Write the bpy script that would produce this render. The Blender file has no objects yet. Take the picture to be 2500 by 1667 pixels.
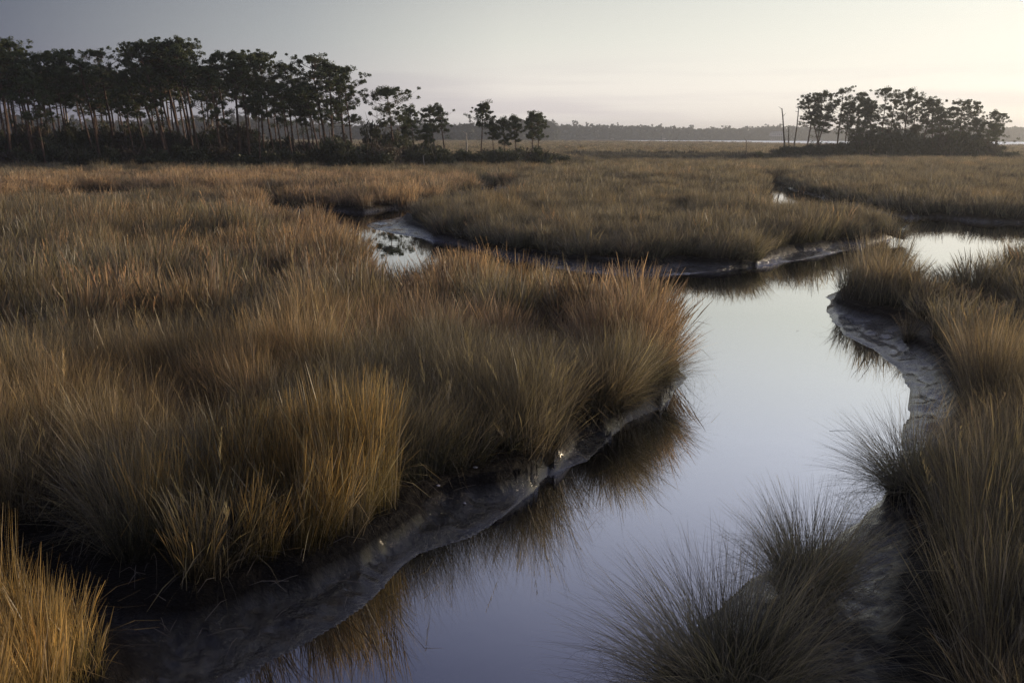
import bpy, math, random
import numpy as np
from mathutils import Vector, Matrix

# ------------------------------------------------------------------ camera
scene = bpy.context.scene
FPX, CAMZ = 2165.0, 4.5
PITCH, ROLL = math.radians(13.04), math.radians(-0.2)
cam_data = bpy.data.cameras.new("camera")
cam_data.sensor_width = 36.0
cam_data.lens = 36.0 * FPX / 2500.0
cam_data.clip_start, cam_data.clip_end = 0.1, 9000.0
cam = bpy.data.objects.new("camera", cam_data)
scene.collection.objects.link(cam)
cam.matrix_world = (Matrix.Translation((0, 0, CAMZ)) @ Matrix.Rotation(math.pi / 2 - PITCH, 4, 'X')
                    @ Matrix.Rotation(-ROLL, 4, 'Z'))
scene.camera = cam
CM = np.array(cam.matrix_world.to_3x3())

# ------------------------------------------------------------------ sky, sun, exposure
SUN_AZ, SUN_EL = math.radians(62), math.radians(5.6)      # azimuth clockwise from the view direction (+Y)
SUN = Vector((math.sin(SUN_AZ) * math.cos(SUN_EL), math.cos(SUN_AZ) * math.cos(SUN_EL), math.sin(SUN_EL)))
world = bpy.data.worlds.new("World")
scene.world = world
world.use_nodes = True
wt = world.node_tree
wt.nodes.clear()


def N(t, kind, **kw):
    n = t.nodes.new(kind)
    for k, v in kw.items():
        setattr(n, k, v)
    return n


def math_node(t, op, a, b=None, c=None, clamp=False):
    n = N(t, 'ShaderNodeMath', operation=op, use_clamp=clamp)
    for i, v in enumerate((a, b, c)):
        if v is None:
            continue
        if isinstance(v, (int, float)):
            n.inputs[i].default_value = v
        else:
            t.links.new(v, n.inputs[i])
    return n.outputs[0]


def ramp(t, fac, stops, interp='LINEAR'):
    n = N(t, 'ShaderNodeValToRGB')
    n.color_ramp.interpolation = interp
    el = n.color_ramp.elements
    while len(el) > 1:
        el.remove(el[-1])
    el[0].position, el[0].color = stops[0][0], (*stops[0][1], 1)
    for p, c in stops[1:]:
        e = el.new(p)
        e.color = (*c, 1)
    t.links.new(fac, n.inputs[0])
    return n.outputs[0]


def mixc(t, fac, a, b, blend='MIX'):
    n = N(t, 'ShaderNodeMix', data_type='RGBA', blend_type=blend)
    for s, v in ((n.inputs[0], fac), (n.inputs[6], a), (n.inputs[7], b)):
        if isinstance(v, (int, float)):
            s.default_value = v
        elif isinstance(v, tuple):
            s.default_value = (*v, 1)
        else:
            t.links.new(v, s)
    return n.outputs[2]


sky = N(wt, 'ShaderNodeTexSky', sky_type='NISHITA', sun_disc=False)
sky.sun_elevation, sky.sun_rotation = SUN_EL, SUN_AZ
sky.air_density, sky.dust_density, sky.ozone_density = 1.0, 1.6, 1.0
geo = N(wt, 'ShaderNodeTexCoord')
dotn = N(wt, 'ShaderNodeVectorMath', operation='DOT_PRODUCT')
wt.links.new(geo.outputs['Generated'], dotn.inputs[0])
dotn.inputs[1].default_value = SUN
sunward = math_node(wt, 'MULTIPLY_ADD', dotn.outputs['Value'], 0.5, 0.5)
sxyz = N(wt, 'ShaderNodeSeparateXYZ')
wt.links.new(geo.outputs['Generated'], sxyz.inputs[0])
up = sxyz.outputs['Z']
# dusk sky: falls off from the sun's side to the dim far side and from the horizon to the zenith
away = ramp(wt, up, [(0.0, (.84, .78, .76)), (.05, (.84, .79, .74)), (.10, (.69, .69, .64)), (.19, (.45, .46, .46)),
                     (.32, (.44, .47, .56)), (.55, (.27, .29, .46)), (1.0, (.18, .20, .30))])
toward = ramp(wt, up, [(0.0, (.84, .76, .64)), (.05, (.87, .82, .71)), (.19, (.68, .70, .62)), (.32, (.64, .67, .74)),
                       (.55, (.32, .34, .52)), (1.0, (.18, .20, .30))])
side = math_node(wt, 'MULTIPLY_ADD', dotn.outputs['Value'], 2.6, -1.2, clamp=True)
skyc = mixc(wt, side, away, toward)
fall = ramp(wt, sunward, [(0.0, (.30, .31, .38)), (0.40, (.22, .23, .29)), (0.49, (.145, .16, .235)), (0.63, (.47, .49, .54)),
                          (0.735, (.84, .84, .83)), (0.925, (.98, .985, 1.0)), (1.0, (1.7, 1.5, 1.2))])
skyc = mixc(wt, 1.0, skyc, fall, 'MULTIPLY')
skyc = mixc(wt, 1.0, skyc, (14.0, 14.0, 14.0), 'MULTIPLY')
# faint bars of low cloud
mp = N(wt, 'ShaderNodeMapping')
mp.inputs['Scale'].default_value = (1.0, 1.0, 16.0)
wt.links.new(geo.outputs['Generated'], mp.inputs['Vector'])
cl = noise_w = N(wt, 'ShaderNodeTexNoise')
cl.inputs['Scale'].default_value, cl.inputs['Detail'].default_value = 3.2, 4.0
wt.links.new(mp.outputs[0], cl.inputs['Vector'])
band = ramp(wt, up, [(0.0, (1, 1, 1)), (0.045, (1, 1, 1)), (0.085, (0, 0, 0))])
cf = math_node(wt, 'MULTIPLY', math_node(wt, 'MULTIPLY_ADD', cl.outputs['Fac'], 5.0, -2.3, clamp=True), band)
skyc = mixc(wt, math_node(wt, 'MULTIPLY', cf, 0.5), skyc, mixc(wt, 1.0, skyc, (.74, .72, .80), 'MULTIPLY'))
skyc = mixc(wt, 0.08, skyc, sky.outputs[0])
bg = N(wt, 'ShaderNodeBackground')
bg.inputs['Strength'].default_value = 0.10
wt.links.new(skyc, bg.inputs['Color'])
wo = N(wt, 'ShaderNodeOutputWorld')
wt.links.new(bg.outputs[0], wo.inputs['Surface'])

sun_data = bpy.data.lights.new("sun", 'SUN')
sun_data.energy, sun_data.angle, sun_data.color = 3.3, math.radians(0.6), (1.0, 0.79, 0.54)
sun = bpy.data.objects.new("sun", sun_data)
sun.rotation_mode = 'QUATERNION'
sun.rotation_quaternion = SUN.to_track_quat('Z', 'Y')
scene.collection.objects.link(sun)

vs = scene.view_settings
vs.view_transform, vs.look, vs.gamma, vs.use_curve_mapping = 'Standard', 'None', 1.0, False
vs.exposure = 0.0
cy = scene.cycles
cy.max_bounces, cy.diffuse_bounces, cy.glossy_bounces = 6, 2, 3
cy.transmission_bounces, cy.volume_bounces, cy.transparent_max_bounces = 3, 0, 4
cy.use_denoising = True
cy.denoiser = 'OPENIMAGEDENOISE'
cy.denoising_input_passes = 'RGB_ALBEDO_NORMAL'
cy.denoising_prefilter = 'FAST'

# ------------------------------------------------------------------ helpers
rng = np.random.default_rng(7)
col = scene.collection


def ground(x, y, z=0.0, unit=1.0):
    """the point at height z seen at photo position (x, y)"""
    X, Y = x * unit, y * unit
    d = CM @ np.array([(X - 1250.0) / FPX, -(Y - 833.5) / FPX, -1.0])
    t = (z - CAMZ) / d[2]
    return np.array([d[0] * t, d[1] * t])


def at(x, dist):
    """ground position in photo column x (full px) at a given distance"""
    d = CM @ np.array([(x - 1250.0) / FPX, 0.23, -1.0])
    return d[0] / d[1] * dist, dist


def height_at(x, y, dist):
    d = CM @ np.array([(x - 1250.0) / FPX, -(y - 833.5) / FPX, -1.0])
    return CAMZ + d[2] / d[1] * dist


def mesh_obj(name, V, F, mat, parent=None, tint=None, smooth=False, mats=None, fm=None):
    me = mesh_data(name, V, F, mat, tint, smooth, mats, fm)
    o = bpy.data.objects.new(name, me)
    col.objects.link(o)
    if parent is not None:
        o.parent = parent
    return o


def mesh_data(name, V, F, mat, tint=None, smooth=False, mats=None, fm=None):
    me = bpy.data.meshes.new(name)
    V = np.asarray(V, dtype=np.float32)
    if isinstance(F, np.ndarray):
        k = F.shape[1]
        me.vertices.add(len(V))
        me.vertices.foreach_set('co', V.ravel())
        me.loops.add(F.size)
        me.loops.foreach_set('vertex_index', F.astype(np.int32).ravel())
        me.polygons.add(len(F))
        me.polygons.foreach_set('loop_start', np.arange(0, F.size, k, dtype=np.int32))
        me.polygons.foreach_set('loop_total', np.full(len(F), k, dtype=np.int32))
    else:
        me.from_pydata(V.tolist(), [], F)
    for m in (mats or [mat]):
        me.materials.append(m)
    if fm is not None:
        me.polygons.foreach_set('material_index', np.asarray(fm, dtype=np.int32))
    me.update(calc_edges=True)
    if smooth:
        me.polygons.foreach_set('use_smooth', np.ones(len(me.polygons), dtype=bool))
    if tint is not None:
        a = me.color_attributes.new('tint', 'FLOAT_COLOR', 'POINT')
        t = np.ones((len(V), 4), dtype=np.float32)
        t[:, :tint.shape[1]] = tint
        a.data.foreach_set('color', t.ravel())
    return me


def tag(o, label=None, cat=None, group=None, kind=None):
    for k, v in (('label', label), ('category', cat), ('group', group), ('kind', kind)):
        if v:
            o[k] = v
    return o


def empty(name, loc, label=None, cat=None, group=None):
    o = bpy.data.objects.new(name, None)
    o.location = loc
    o.empty_display_size = 0.3
    col.objects.link(o)
    return tag(o, label, cat, group)


_lat = np.random.default_rng(99).random((256, 256))


def vnoise(x, y, s, ox=0.0):
    x = np.asarray(x) / s + 37.3 + ox
    y = np.asarray(y) / s + 11.7 + ox * 1.7
    xi, yi = np.floor(x).astype(int), np.floor(y).astype(int)
    fx, fy = x - xi, y - yi
    fx, fy = fx * fx * (3 - 2 * fx), fy * fy * (3 - 2 * fy)
    g = lambda a, b: _lat[a % 256, b % 256]
    return ((g(xi, yi) * (1 - fx) + g(xi + 1, yi) * fx) * (1 - fy)
            + (g(xi, yi + 1) * (1 - fx) + g(xi + 1, yi + 1) * fx) * fy)


def fbm(x, y, s, o=3, ox=0.0):
    r, a, w = 0, 1.0, 0
    for i in range(o):
        r = r + a * vnoise(x, y, s / 2 ** i, ox + i * 5.1)
        w += a
        a *= 0.5
    return r / w


# ------------------------------------------------------------------ creek and bank outlines
D = 2500.0 / 2352.0
TIP = 1.55


def line(s):
    """'W x y' waterline, 'G x y' root line, 'T x y push' seen over grass tips, 'X x y' plain metres"""
    out = []
    for tok in s.split(','):
        p = tok.split()
        k, v = p[0], [float(q) for q in p[1:]]
        if k == 'X':
            out.append(v[:2])
        else:
            q = ground(v[0], v[1], {'W': 0.0, 'G': 0.36, 'T': TIP, 'S': 1.2}[k], D)
            if len(v) > 2:
                q = q + np.array([0, v[2]])
            out.append(list(q))
    return np.array(out)


WATER = [line("""X -4.2 -15,W 300 1760,W 545 1568,W 620 1520,W 700 1480,W 770 1440,W 830 1400,W 882 1351,W 925 1300,W 965 1271,W 1020 1253,
W 1075 1237,W 1120 1213,W 1164 1181,W 1192 1155,W 1221 1134,W 1250 1100,W 1278 1081,W 1310 1071,W 1350 1059,W 1386 1030,W 1412 1000,W 1440 972,
W 1480 955,W 1523 937,W 1545 900,W 1566 888,W 1580 868,W 1560 850,W 1562 838,W 1548 815,W 1552 790,W 1545 745,T 1545 640 0.4,
T 1480 630 .7,T 1420 610 .7,T 1360 590 .7,T 1290 590 .7,T 1200 585 .7,T 1150 590 .7,T 1110 562 .7,T 1060 562 .7,T 1000 562 .7,T 960 572 .7,
T 930 590 .7,T 890 610 .7,T 865 570 .7,T 830 535 .7,T 790 500 1,T 740 480 1,T 700 465 1.5,
W 700 480,W 760 484,W 837 490,W 889 481,W 943 476,W 1020 458,W 1075 440,W 1095 434,W 1130 430,S 1150 437 4,S 1080 439 3,S 1000 448 2,S 954 458 2,
W 946 492,W 900 503,W 860 509,W 836 517,W 858 526,W 883 532,W 956 545,W 1042 559,W 1151 588,W 1300 620,W 1430 632,W 1531 633,W 1600 629,W 1651 624,
W 1700 616,W 1751 608,W 1831 599,W 1890 588,W 1931 579,W 2019 555,W 2051 549,W 2085 530,W 2098 512,T 2090 473 3,T 2000 462 3,T 1900 450 4,T 1795 445 4,
W 1758 427,W 1748 419,W 1805 418,W 1806 430,W 1900 458,W 2000 484,W 2085 502,W 2160 499,W 2250 510,W 2400 513,W 2700 526,
T 2700 503 .7,T 2400 505 .7,T 2350 512 .7,T 2318 545 .7,S 2300 590 .7,S 2230 595 .7,S 2150 598 .7,S 2060 578 .7,S 1990 572 .7,S 1920 595 .7,W 1906 692,W 1900 702,W 1896 710,W 1902 722,
W 1905 738,W 1925 752,W 1950 775,W 1975 788,W 2000 800,W 2028 820,W 2050 840,W 2068 860,W 2090 900,W 2080 960,W 2062 1020,W 2060 1085,W 2039 1125,
W 2000 1165,W 1968 1195,W 1900 1250,W 1810 1290,W 1730 1330,W 1640 1400,W 1540 1500,W 1490 1568,W 1440 1700,X 1.0 -15""")]
BARE = [line("""X -5.5 -15,G 120 1720,G 200 1600,G 250 1530,G 240 1495,G 200 1475,G 150 1465,G 60 1450,G -150 1440,G -150 1205,G 110 1205,G 210 1255,G 310 1305,
G 400 1335,G 450 1345,G 530 1325,G 600 1290,G 680 1285,G 740 1262,G 800 1240,G 860 1205,G 905 1180,G 935 1150,G 925 1125,G 985 1100,G 1060 1090,G 1140 1085,G 1200 1065,
G 1250 1048,G 1290 1000,G 1305 960,G 1330 935,G 1395 955,G 1440 950,G 1490 925,G 1525 880,G 1538 840,G 1535 740,T 1535 640,
T 1480 630,T 1420 610,T 1360 590,T 1290 590,T 1200 585,T 1150 590,T 1110 562,T 1060 562,T 1000 562,T 960 572,T 930 590,T 890 610,T 865 570,T 830 535,
T 790 500,T 740 480,T 700 465,T 600 458,G 600 468,G 700 474,G 790 478,G 860 478,G 943 468,G 1030 452,G 1080 437,G 1090 428,G 1130 422,G 1190 422,
S 1200 429,S 1150 434,S 1080 438,S 1000 447,S 946 456,G 942 488,G 952 505,G 978 517,G 1010 537,G 1074 556,G 1138 566,G 1234 578,G 1330 588,G 1411 597,G 1480 600,
G 1571 588,G 1640 594,G 1691 593,G 1751 585,G 1811 561,G 1870 558,G 1931 546,G 2011 543,G 2062 542,G 2080 520,T 2080 474,T 2000 461,T 1900 448,T 1800 443,T 1745 438,
G 1750 414,G 1812 416,G 1830 432,G 1900 452,G 2000 479,G 2085 495,G 2160 492,G 2250 503,G 2400 506,G 2700 518,
T 2700 506,T 2400 508,T 2350 516,T 2320 549,S 2300 592,S 2230 597,S 2150 600,S 2060 580,S 1990 574,S 1926 598,G 1922 684,G 1985 702,G 2055 715,G 2100 745,G 2120 775,G 2170 800,G 2195 850,G 2240 930,
T 2190 862,T 2120 885,T 2070 905,G 2095 1125,G 2135 1180,G 2150 1260,G 2160 1350,G 2170 1430,G 2180 1500,G 2190 1568,G 2210 1700,X 2.2 -15"""),
        line("""T -200 440,T 0 432,T 190 430,T 450 425,T 700 419,T 850 410,T 850 400,T 700 402,T 450 404,T 190 402,T 0 415,T -200 420""")]
LAKE = np.array([[108, 1010], [118, 800], [130, 600], [150, 440], [215, 405], [420, 395], [900, 380], [1000, 880], [500, 1000], [300, 1035], [150, 1050]], float)
WATER.append(LAKE)


def densify(P, step=0.25, amp=0.07, lim=40):
    out = []
    n = len(P)
    for i in range(n):
        a, b = P[i], P[(i + 1) % n]
        L = np.linalg.norm(b - a)
        near = np.linalg.norm((a + b) / 2 - [0, 10]) < lim
        k = max(1, int(L / step)) if near and L < 25 else 1
        nrm = np.array([-(b - a)[1], (b - a)[0]]) / max(L, 1e-6)
        for j in range(k):
            q = a + (b - a) * j / k
            if k > 1:
                q = q + nrm * (fbm(q[0], q[1], 0.5, 3, 3.0) - 0.5) * amp * 4
            out.append(q)
    return np.array(out)


WATER[0] = densify(WATER[0], 0.3, 0.05)
BARE[0] = densify(BARE[0], 0.5, 0.10)


def inside(P, x, y):
    r = np.zeros(x.shape, bool)
    n = len(P)
    for i in range(n):
        (x1, y1), (x2, y2) = P[i], P[(i + 1) % n]
        if y1 == y2:
            continue
        c = ((y1 > y) != (y2 > y)) & (x < (x2 - x1) * (y - y1) / (y2 - y1) + x1)
        r ^= c
    return r


def dist_poly(P, x, y):
    d = np.full(x.shape, 1e9)
    n = len(P)
    for i in range(n):
        a, b = P[i], P[(i + 1) % n]
        e = b - a
        L2 = max(e @ e, 1e-9)
        t = np.clip(((x - a[0]) * e[0] + (y - a[1]) * e[1]) / L2, 0, 1)
        dd = (x - a[0] - t * e[0]) ** 2 + (y - a[1] - t * e[1]) ** 2
        np.minimum(d, dd, out=d)
    return np.sqrt(d)


def fields(x, y):
    iw = np.zeros(x.shape, bool)
    ib = np.zeros(x.shape, bool)
    dw = np.full(x.shape, 1e9)
    db = np.full(x.shape, 1e9)
    for P in WATER:
        iw |= inside(P, x, y)
        dw = np.minimum(dw, dist_poly(P, x, y))
    for P in BARE:
        ib |= inside(P, x, y)
        db = np.minimum(db, dist_poly(P, x, y))
    return iw, ib, dw, db


def elevation(x, y, f=None):
    iw, ib, dw, db = f if f is not None else fields(x, y)
    base = 0.36 + 0.12 * (fbm(x, y, 3.0, 2) - 0.5) + 0.05 * (fbm(x, y, 0.6, 2, 9.0) - 0.5)
    sm = lambda t: np.clip(t, 0, 1) ** 2 * (3 - 2 * np.clip(t, 0, 1))
    bank = base * sm(dw / 0.30)
    u = dw / (dw + db + 1e-6)
    mud = base * (0.06 * np.clip(dw / 0.12, 0, 1) + 0.30 * u + 0.64 * sm((u - 0.55) / 0.45))
    lump = (fbm(x, y, 0.14, 2, 8.0) - 0.5) * 0.085 + (fbm(x, y, 0.30, 3, 4.0) - 0.5) * 0.12 + (fbm(x, y, 0.9, 2, 6.0) - 0.5) * 0.08
    mud = mud + lump * np.clip(dw / 0.25, 0, 1) * np.clip(0.2 + 1.2 * (1 - np.abs(2 * u - 1)), 0, 1)
    z = np.where(ib & ~iw, np.maximum(mud, 0.004), bank)
    z = np.where(iw, -0.03 - np.minimum(0.55, 0.45 * dw), z)
    return z


# ------------------------------------------------------------------ materials
def new_mat(name):
    m = bpy.data.materials.new(name)
    m.use_nodes = True
    m.node_tree.nodes.clear()
    return m, m.node_tree


def out(t, sh):
    o = N(t, 'ShaderNodeOutputMaterial')
    t.links.new(sh, o.inputs['Surface'])


def noise(t, scale, detail=3.0, rough=0.55, vec=None):
    n = N(t, 'ShaderNodeTexNoise')
    n.inputs['Scale'].default_value, n.inputs['Detail'].default_value, n.inputs['Roughness'].default_value = scale, detail, rough
    if vec is None:
        g = N(t, 'ShaderNodeNewGeometry')
        vec = g.outputs['Position']
    t.links.new(vec, n.inputs['Vector'])
    return n.outputs['Fac']


def leafy(t, colour, trans=0.35, rough=0.6, gloss=0.04):
    d = N(t, 'ShaderNodeBsdfDiffuse')
    tr = N(t, 'ShaderNodeBsdfTranslucent')
    for s in (d, tr):
        t.links.new(colour, s.inputs['Color'])
    mx = N(t, 'ShaderNodeMixShader')
    mx.inputs[0].default_value = trans
    t.links.new(d.outputs[0], mx.inputs[1])
    t.links.new(tr.outputs[0], mx.inputs[2])
    if gloss <= 0:
        return mx.outputs[0]
    g = N(t, 'ShaderNodeBsdfGlossy')
    g.inputs['Roughness'].default_value = rough
    g.inputs['Color'].default_value = (0.9, 0.9, 0.9, 1)
    m2 = N(t, 'ShaderNodeMixShader')
    m2.inputs[0].default_value = gloss
    t.links.new(mx.outputs[0], m2.inputs[1])
    t.links.new(g.outputs[0], m2.inputs[2])
    return m2.outputs[0]


def grass_mat(name, base, mid, tip, alt, orange, patch=0.5, grey=0.35):
    """colour runs base to tip along each blade, varies blade to blade and in drifts over the marsh"""
    m, t = new_mat(name)
    a = N(t, 'ShaderNodeAttribute', attribute_name='tint')
    sep = N(t, 'ShaderNodeSeparateColor')
    t.links.new(a.outputs['Color'], sep.inputs[0])
    v, r, s = sep.outputs[0], sep.outputs[1], sep.outputs[2]
    c = ramp(t, v, [(0.0, base), (0.42, mid), (0.80, tip), (1.0, tip)])  # own base-to-tip colours, with shade painted low and light at the tips
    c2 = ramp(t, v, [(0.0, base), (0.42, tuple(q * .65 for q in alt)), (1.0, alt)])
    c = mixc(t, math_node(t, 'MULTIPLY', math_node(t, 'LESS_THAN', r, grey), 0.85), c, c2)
    # drifts of seed heads, the low sun's orange painted into their colour
    dr = noise(t, 0.22, 3)
    dr2 = noise(t, 1.3, 2)
    f = math_node(t, 'MULTIPLY_ADD', dr, 5.0, -2.45, clamp=True)
    f = math_node(t, 'MULTIPLY', f, math_node(t, 'MULTIPLY_ADD', v, 1.6, -0.4, clamp=True))
    f = math_node(t, 'MULTIPLY', f, patch * 1.3, clamp=True)
    c = mixc(t, f, c, orange)
    # whole-clump brightness
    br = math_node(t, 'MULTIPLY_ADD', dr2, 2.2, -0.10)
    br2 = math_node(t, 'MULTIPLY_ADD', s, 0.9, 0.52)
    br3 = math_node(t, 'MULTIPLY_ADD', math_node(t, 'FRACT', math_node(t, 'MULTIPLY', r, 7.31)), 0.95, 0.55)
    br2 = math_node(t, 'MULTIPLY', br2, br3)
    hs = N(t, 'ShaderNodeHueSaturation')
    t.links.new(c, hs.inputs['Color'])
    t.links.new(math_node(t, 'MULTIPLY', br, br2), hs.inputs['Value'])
    # a few bleached dead blades
    pale = math_node(t, 'GREATER_THAN', r, 0.94)
    c = mixc(t, math_node(t, 'MULTIPLY', pale, 0.7), hs.outputs[0], (0.58, 0.47, 0.31))
    out(t, leafy(t, c, 0.50, 0.40, 0.04))
    return m


M = {}
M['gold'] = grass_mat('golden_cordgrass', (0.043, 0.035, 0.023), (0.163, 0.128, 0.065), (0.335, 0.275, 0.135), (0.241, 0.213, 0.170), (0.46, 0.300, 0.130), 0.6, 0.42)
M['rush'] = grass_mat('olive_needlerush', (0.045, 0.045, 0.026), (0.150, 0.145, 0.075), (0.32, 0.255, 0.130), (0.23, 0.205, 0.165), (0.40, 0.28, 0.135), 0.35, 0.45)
M['sunorange'] = grass_mat('sunlit_orange_seeding_cordgrass', (0.048, 0.034, 0.024), (0.199, 0.135, 0.071), (0.44, 0.300, 0.160), (0.327, 0.234, 0.163), (0.49, 0.325, 0.155), 0.8, 0.30)  # seed-head colour with the warm light of the low sun painted in
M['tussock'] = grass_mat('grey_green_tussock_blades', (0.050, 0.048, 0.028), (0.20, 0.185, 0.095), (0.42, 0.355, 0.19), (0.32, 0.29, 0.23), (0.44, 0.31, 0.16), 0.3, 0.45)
M['dark'] = grass_mat('dark_rush', (0.02, 0.02, 0.014), (0.05, 0.05, 0.034), (0.09, 0.082, 0.055), (0.08, 0.075, 0.06), (0.10, 0.08, 0.05), 0.2)  # much darker rush for one band of the far marsh
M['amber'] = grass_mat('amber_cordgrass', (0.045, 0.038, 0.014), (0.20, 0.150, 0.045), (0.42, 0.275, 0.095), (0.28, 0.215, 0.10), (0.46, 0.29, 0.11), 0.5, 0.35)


def ground_mat():
    m, t = new_mat('marsh_mud')
    n1, n2, n3 = noise(t, 1.2, 4), noise(t, 14.0, 6, 0.7), noise(t, 60.0, 4, 0.6)
    c = ramp(t, n1, [(0.3, (0.008, 0.0068, 0.0062)), (0.7, (0.019, 0.0155, 0.014))])
    c = mixc(t, math_node(t, 'MULTIPLY', n2, 0.5), c, (0.018, 0.016, 0.017))
    # away from the creek the peat carries brown thatch
    g = N(t, 'ShaderNodeAttribute', attribute_name='tint')
    sp = N(t, 'ShaderNodeSeparateColor')
    t.links.new(g.outputs['Color'], sp.inputs[0])
    far = ramp(t, noise(t, 0.03, 4), [(0.35, (0.070, 0.055, 0.034)), (0.6, (0.125, 0.088, 0.050))])
    c = mixc(t, sp.outputs[0], c, mixc(t, sp.outputs[1], (0.028, 0.020, 0.012), far))
    p = N(t, 'ShaderNodeBsdfPrincipled')
    t.links.new(c, p.inputs['Base Color'])
    sp_z = N(t, 'ShaderNodeSeparateXYZ')
    gz_ = N(t, 'ShaderNodeNewGeometry')
    t.links.new(gz_.outputs['Position'], sp_z.inputs[0])
    dry = math_node(t, 'MULTIPLY_ADD', sp_z.outputs['Z'], 4.5, -0.15, clamp=True)      # height above the waterline
    rg = math_node(t, 'ADD', math_node(t, 'MULTIPLY', n2, 0.22), math_node(t, 'MULTIPLY', dry, 0.42))
    rg = math_node(t, 'MAXIMUM', rg, math_node(t, 'MULTIPLY', sp.outputs[0], 0.95))
    t.links.new(rg, p.inputs['Roughness'])
    t.links.new(math_node(t, 'MAXIMUM', math_node(t, 'MULTIPLY_ADD', dry, -0.87, 0.95), 0.08), p.inputs['Specular IOR Level'])
    p.inputs['Coat Roughness'].default_value = 0.12
    t.links.new(math_node(t, 'MULTIPLY_ADD', dry, -0.6, 0.6, clamp=True), p.inputs['Coat Weight'])
    h = math_node(t, 'MULTIPLY_ADD', n3, 0.10, math_node(t, 'MULTIPLY', n2, 0.45))
    st = noise(t, 5.5, 3, 0.55)
    h = math_node(t, 'ADD', h, st)
    b = N(t, 'ShaderNodeBump')
    b.inputs['Strength'].default_value, b.inputs['Distance'].default_value = 1.0, 0.16
    t.links.new(h, b.inputs['Height'])
    t.links.new(b.outputs[0], p.inputs['Normal'])
    out(t, p.outputs[0])
    return m


M['mud'] = ground_mat()


def water_mat():
    m, t = new_mat('creek_water')
    b = N(t, 'ShaderNodeBump')
    b.inputs['Strength'].default_value, b.inputs['Distance'].default_value = 0.05, 0.02
    t.links.new(noise(t, 1.6, 2), b.inputs['Height'])
    p = N(t, 'ShaderNodeBsdfDiffuse')
    p.inputs['Color'].default_value = (0.020, 0.018, 0.016, 1)
    gl = N(t, 'ShaderNodeBsdfGlossy')
    gl.inputs['Roughness'].default_value = 0.01
    lw = N(t, 'ShaderNodeLayerWeight')
    for q in (gl, lw):
        t.links.new(b.outputs[0], q.inputs['Normal'])
    fr = ramp(t, lw.outputs['Facing'], [(0.0, (.12,) * 3), (.30, (.20,) * 3), (.45, (.40,) * 3), (.62, (.84,) * 3), (.75, (1,) * 3)])
    mx = N(t, 'ShaderNodeMixShader')
    t.links.new(fr, mx.inputs[0])
    t.links.new(p.outputs[0], mx.inputs[1])
    t.links.new(gl.outputs[0], mx.inputs[2])
    out(t, mx.outputs[0])
    return m


M['water'] = water_mat()


def lake_mat():
    m, t = new_mat('rippled_lake_water')
    gl = N(t, 'ShaderNodeBsdfGlossy')
    gl.inputs['Roughness'].default_value = 0.38
    gl.inputs['Color'].default_value = (0.95, 0.96, 0.97, 1)
    out(t, gl.outputs[0])
    return m


M['lake'] = lake_mat()


def plain(name, c1, c2, scale=6.0, rough=0.8):
    m, t = new_mat(name)
    n = noise(t, scale, 4)
    p = N(t, 'ShaderNodeBsdfPrincipled')
    t.links.new(ramp(t, n, [(0.3, c1), (0.7, c2)]), p.inputs['Base Color'])
    p.inputs['Roughness'].default_value = rough
    b = N(t, 'ShaderNodeBump')
    b.inputs['Strength'].default_value = 0.4
    t.links.new(n, b.inputs['Height'])
    t.links.new(b.outputs[0], p.inputs['Normal'])
    out(t, p.outputs[0])
    return m


M['bark'] = plain('pine_bark', (0.055, 0.032, 0.022), (0.15, 0.085, 0.055), 3.0)
M['dead'] = plain('bleached_dead_wood', (0.30, 0.26, 0.21), (0.55, 0.50, 0.42), 4.0)
M['deadgrey'] = plain('weathered_grey_wood', (0.10, 0.08, 0.065), (0.22, 0.19, 0.16), 4.0)
M['twig'] = plain('grey_twigs', (0.07, 0.055, 0.045), (0.20, 0.16, 0.13), 2.0)


def foliage(name, a, b, w, trans=0.3):
    m, t = new_mat(name)
    at_ = N(t, 'ShaderNodeAttribute', attribute_name='tint')
    sp = N(t, 'ShaderNodeSeparateColor')
    t.links.new(at_.outputs['Color'], sp.inputs[0])
    c = mixc(t, sp.outputs[1], a, b)
    c = mixc(t, math_node(t, 'MULTIPLY', sp.outputs[2], 0.45), c, w)
    out(t, leafy(t, c, trans, 0.5, 0.03))
    return m


M['needles'] = foliage('pine_needles', (0.032, 0.050, 0.020), (0.085, 0.115, 0.038), (0.14, 0.14, 0.045))
M['shrub'] = foliage('wax_myrtle_leaves', (0.026, 0.036, 0.018), (0.070, 0.085, 0.036), (0.12, 0.105, 0.055))
M['shrubbrown'] = foliage('bare_brown_brush', (0.035, 0.028, 0.020), (0.085, 0.065, 0.045), (0.13, 0.09, 0.05))
M['farwood'] = foliage('far_wood_leaves', (0.022, 0.030, 0.018), (0.055, 0.060, 0.032), (0.10, 0.085, 0.055))

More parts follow.
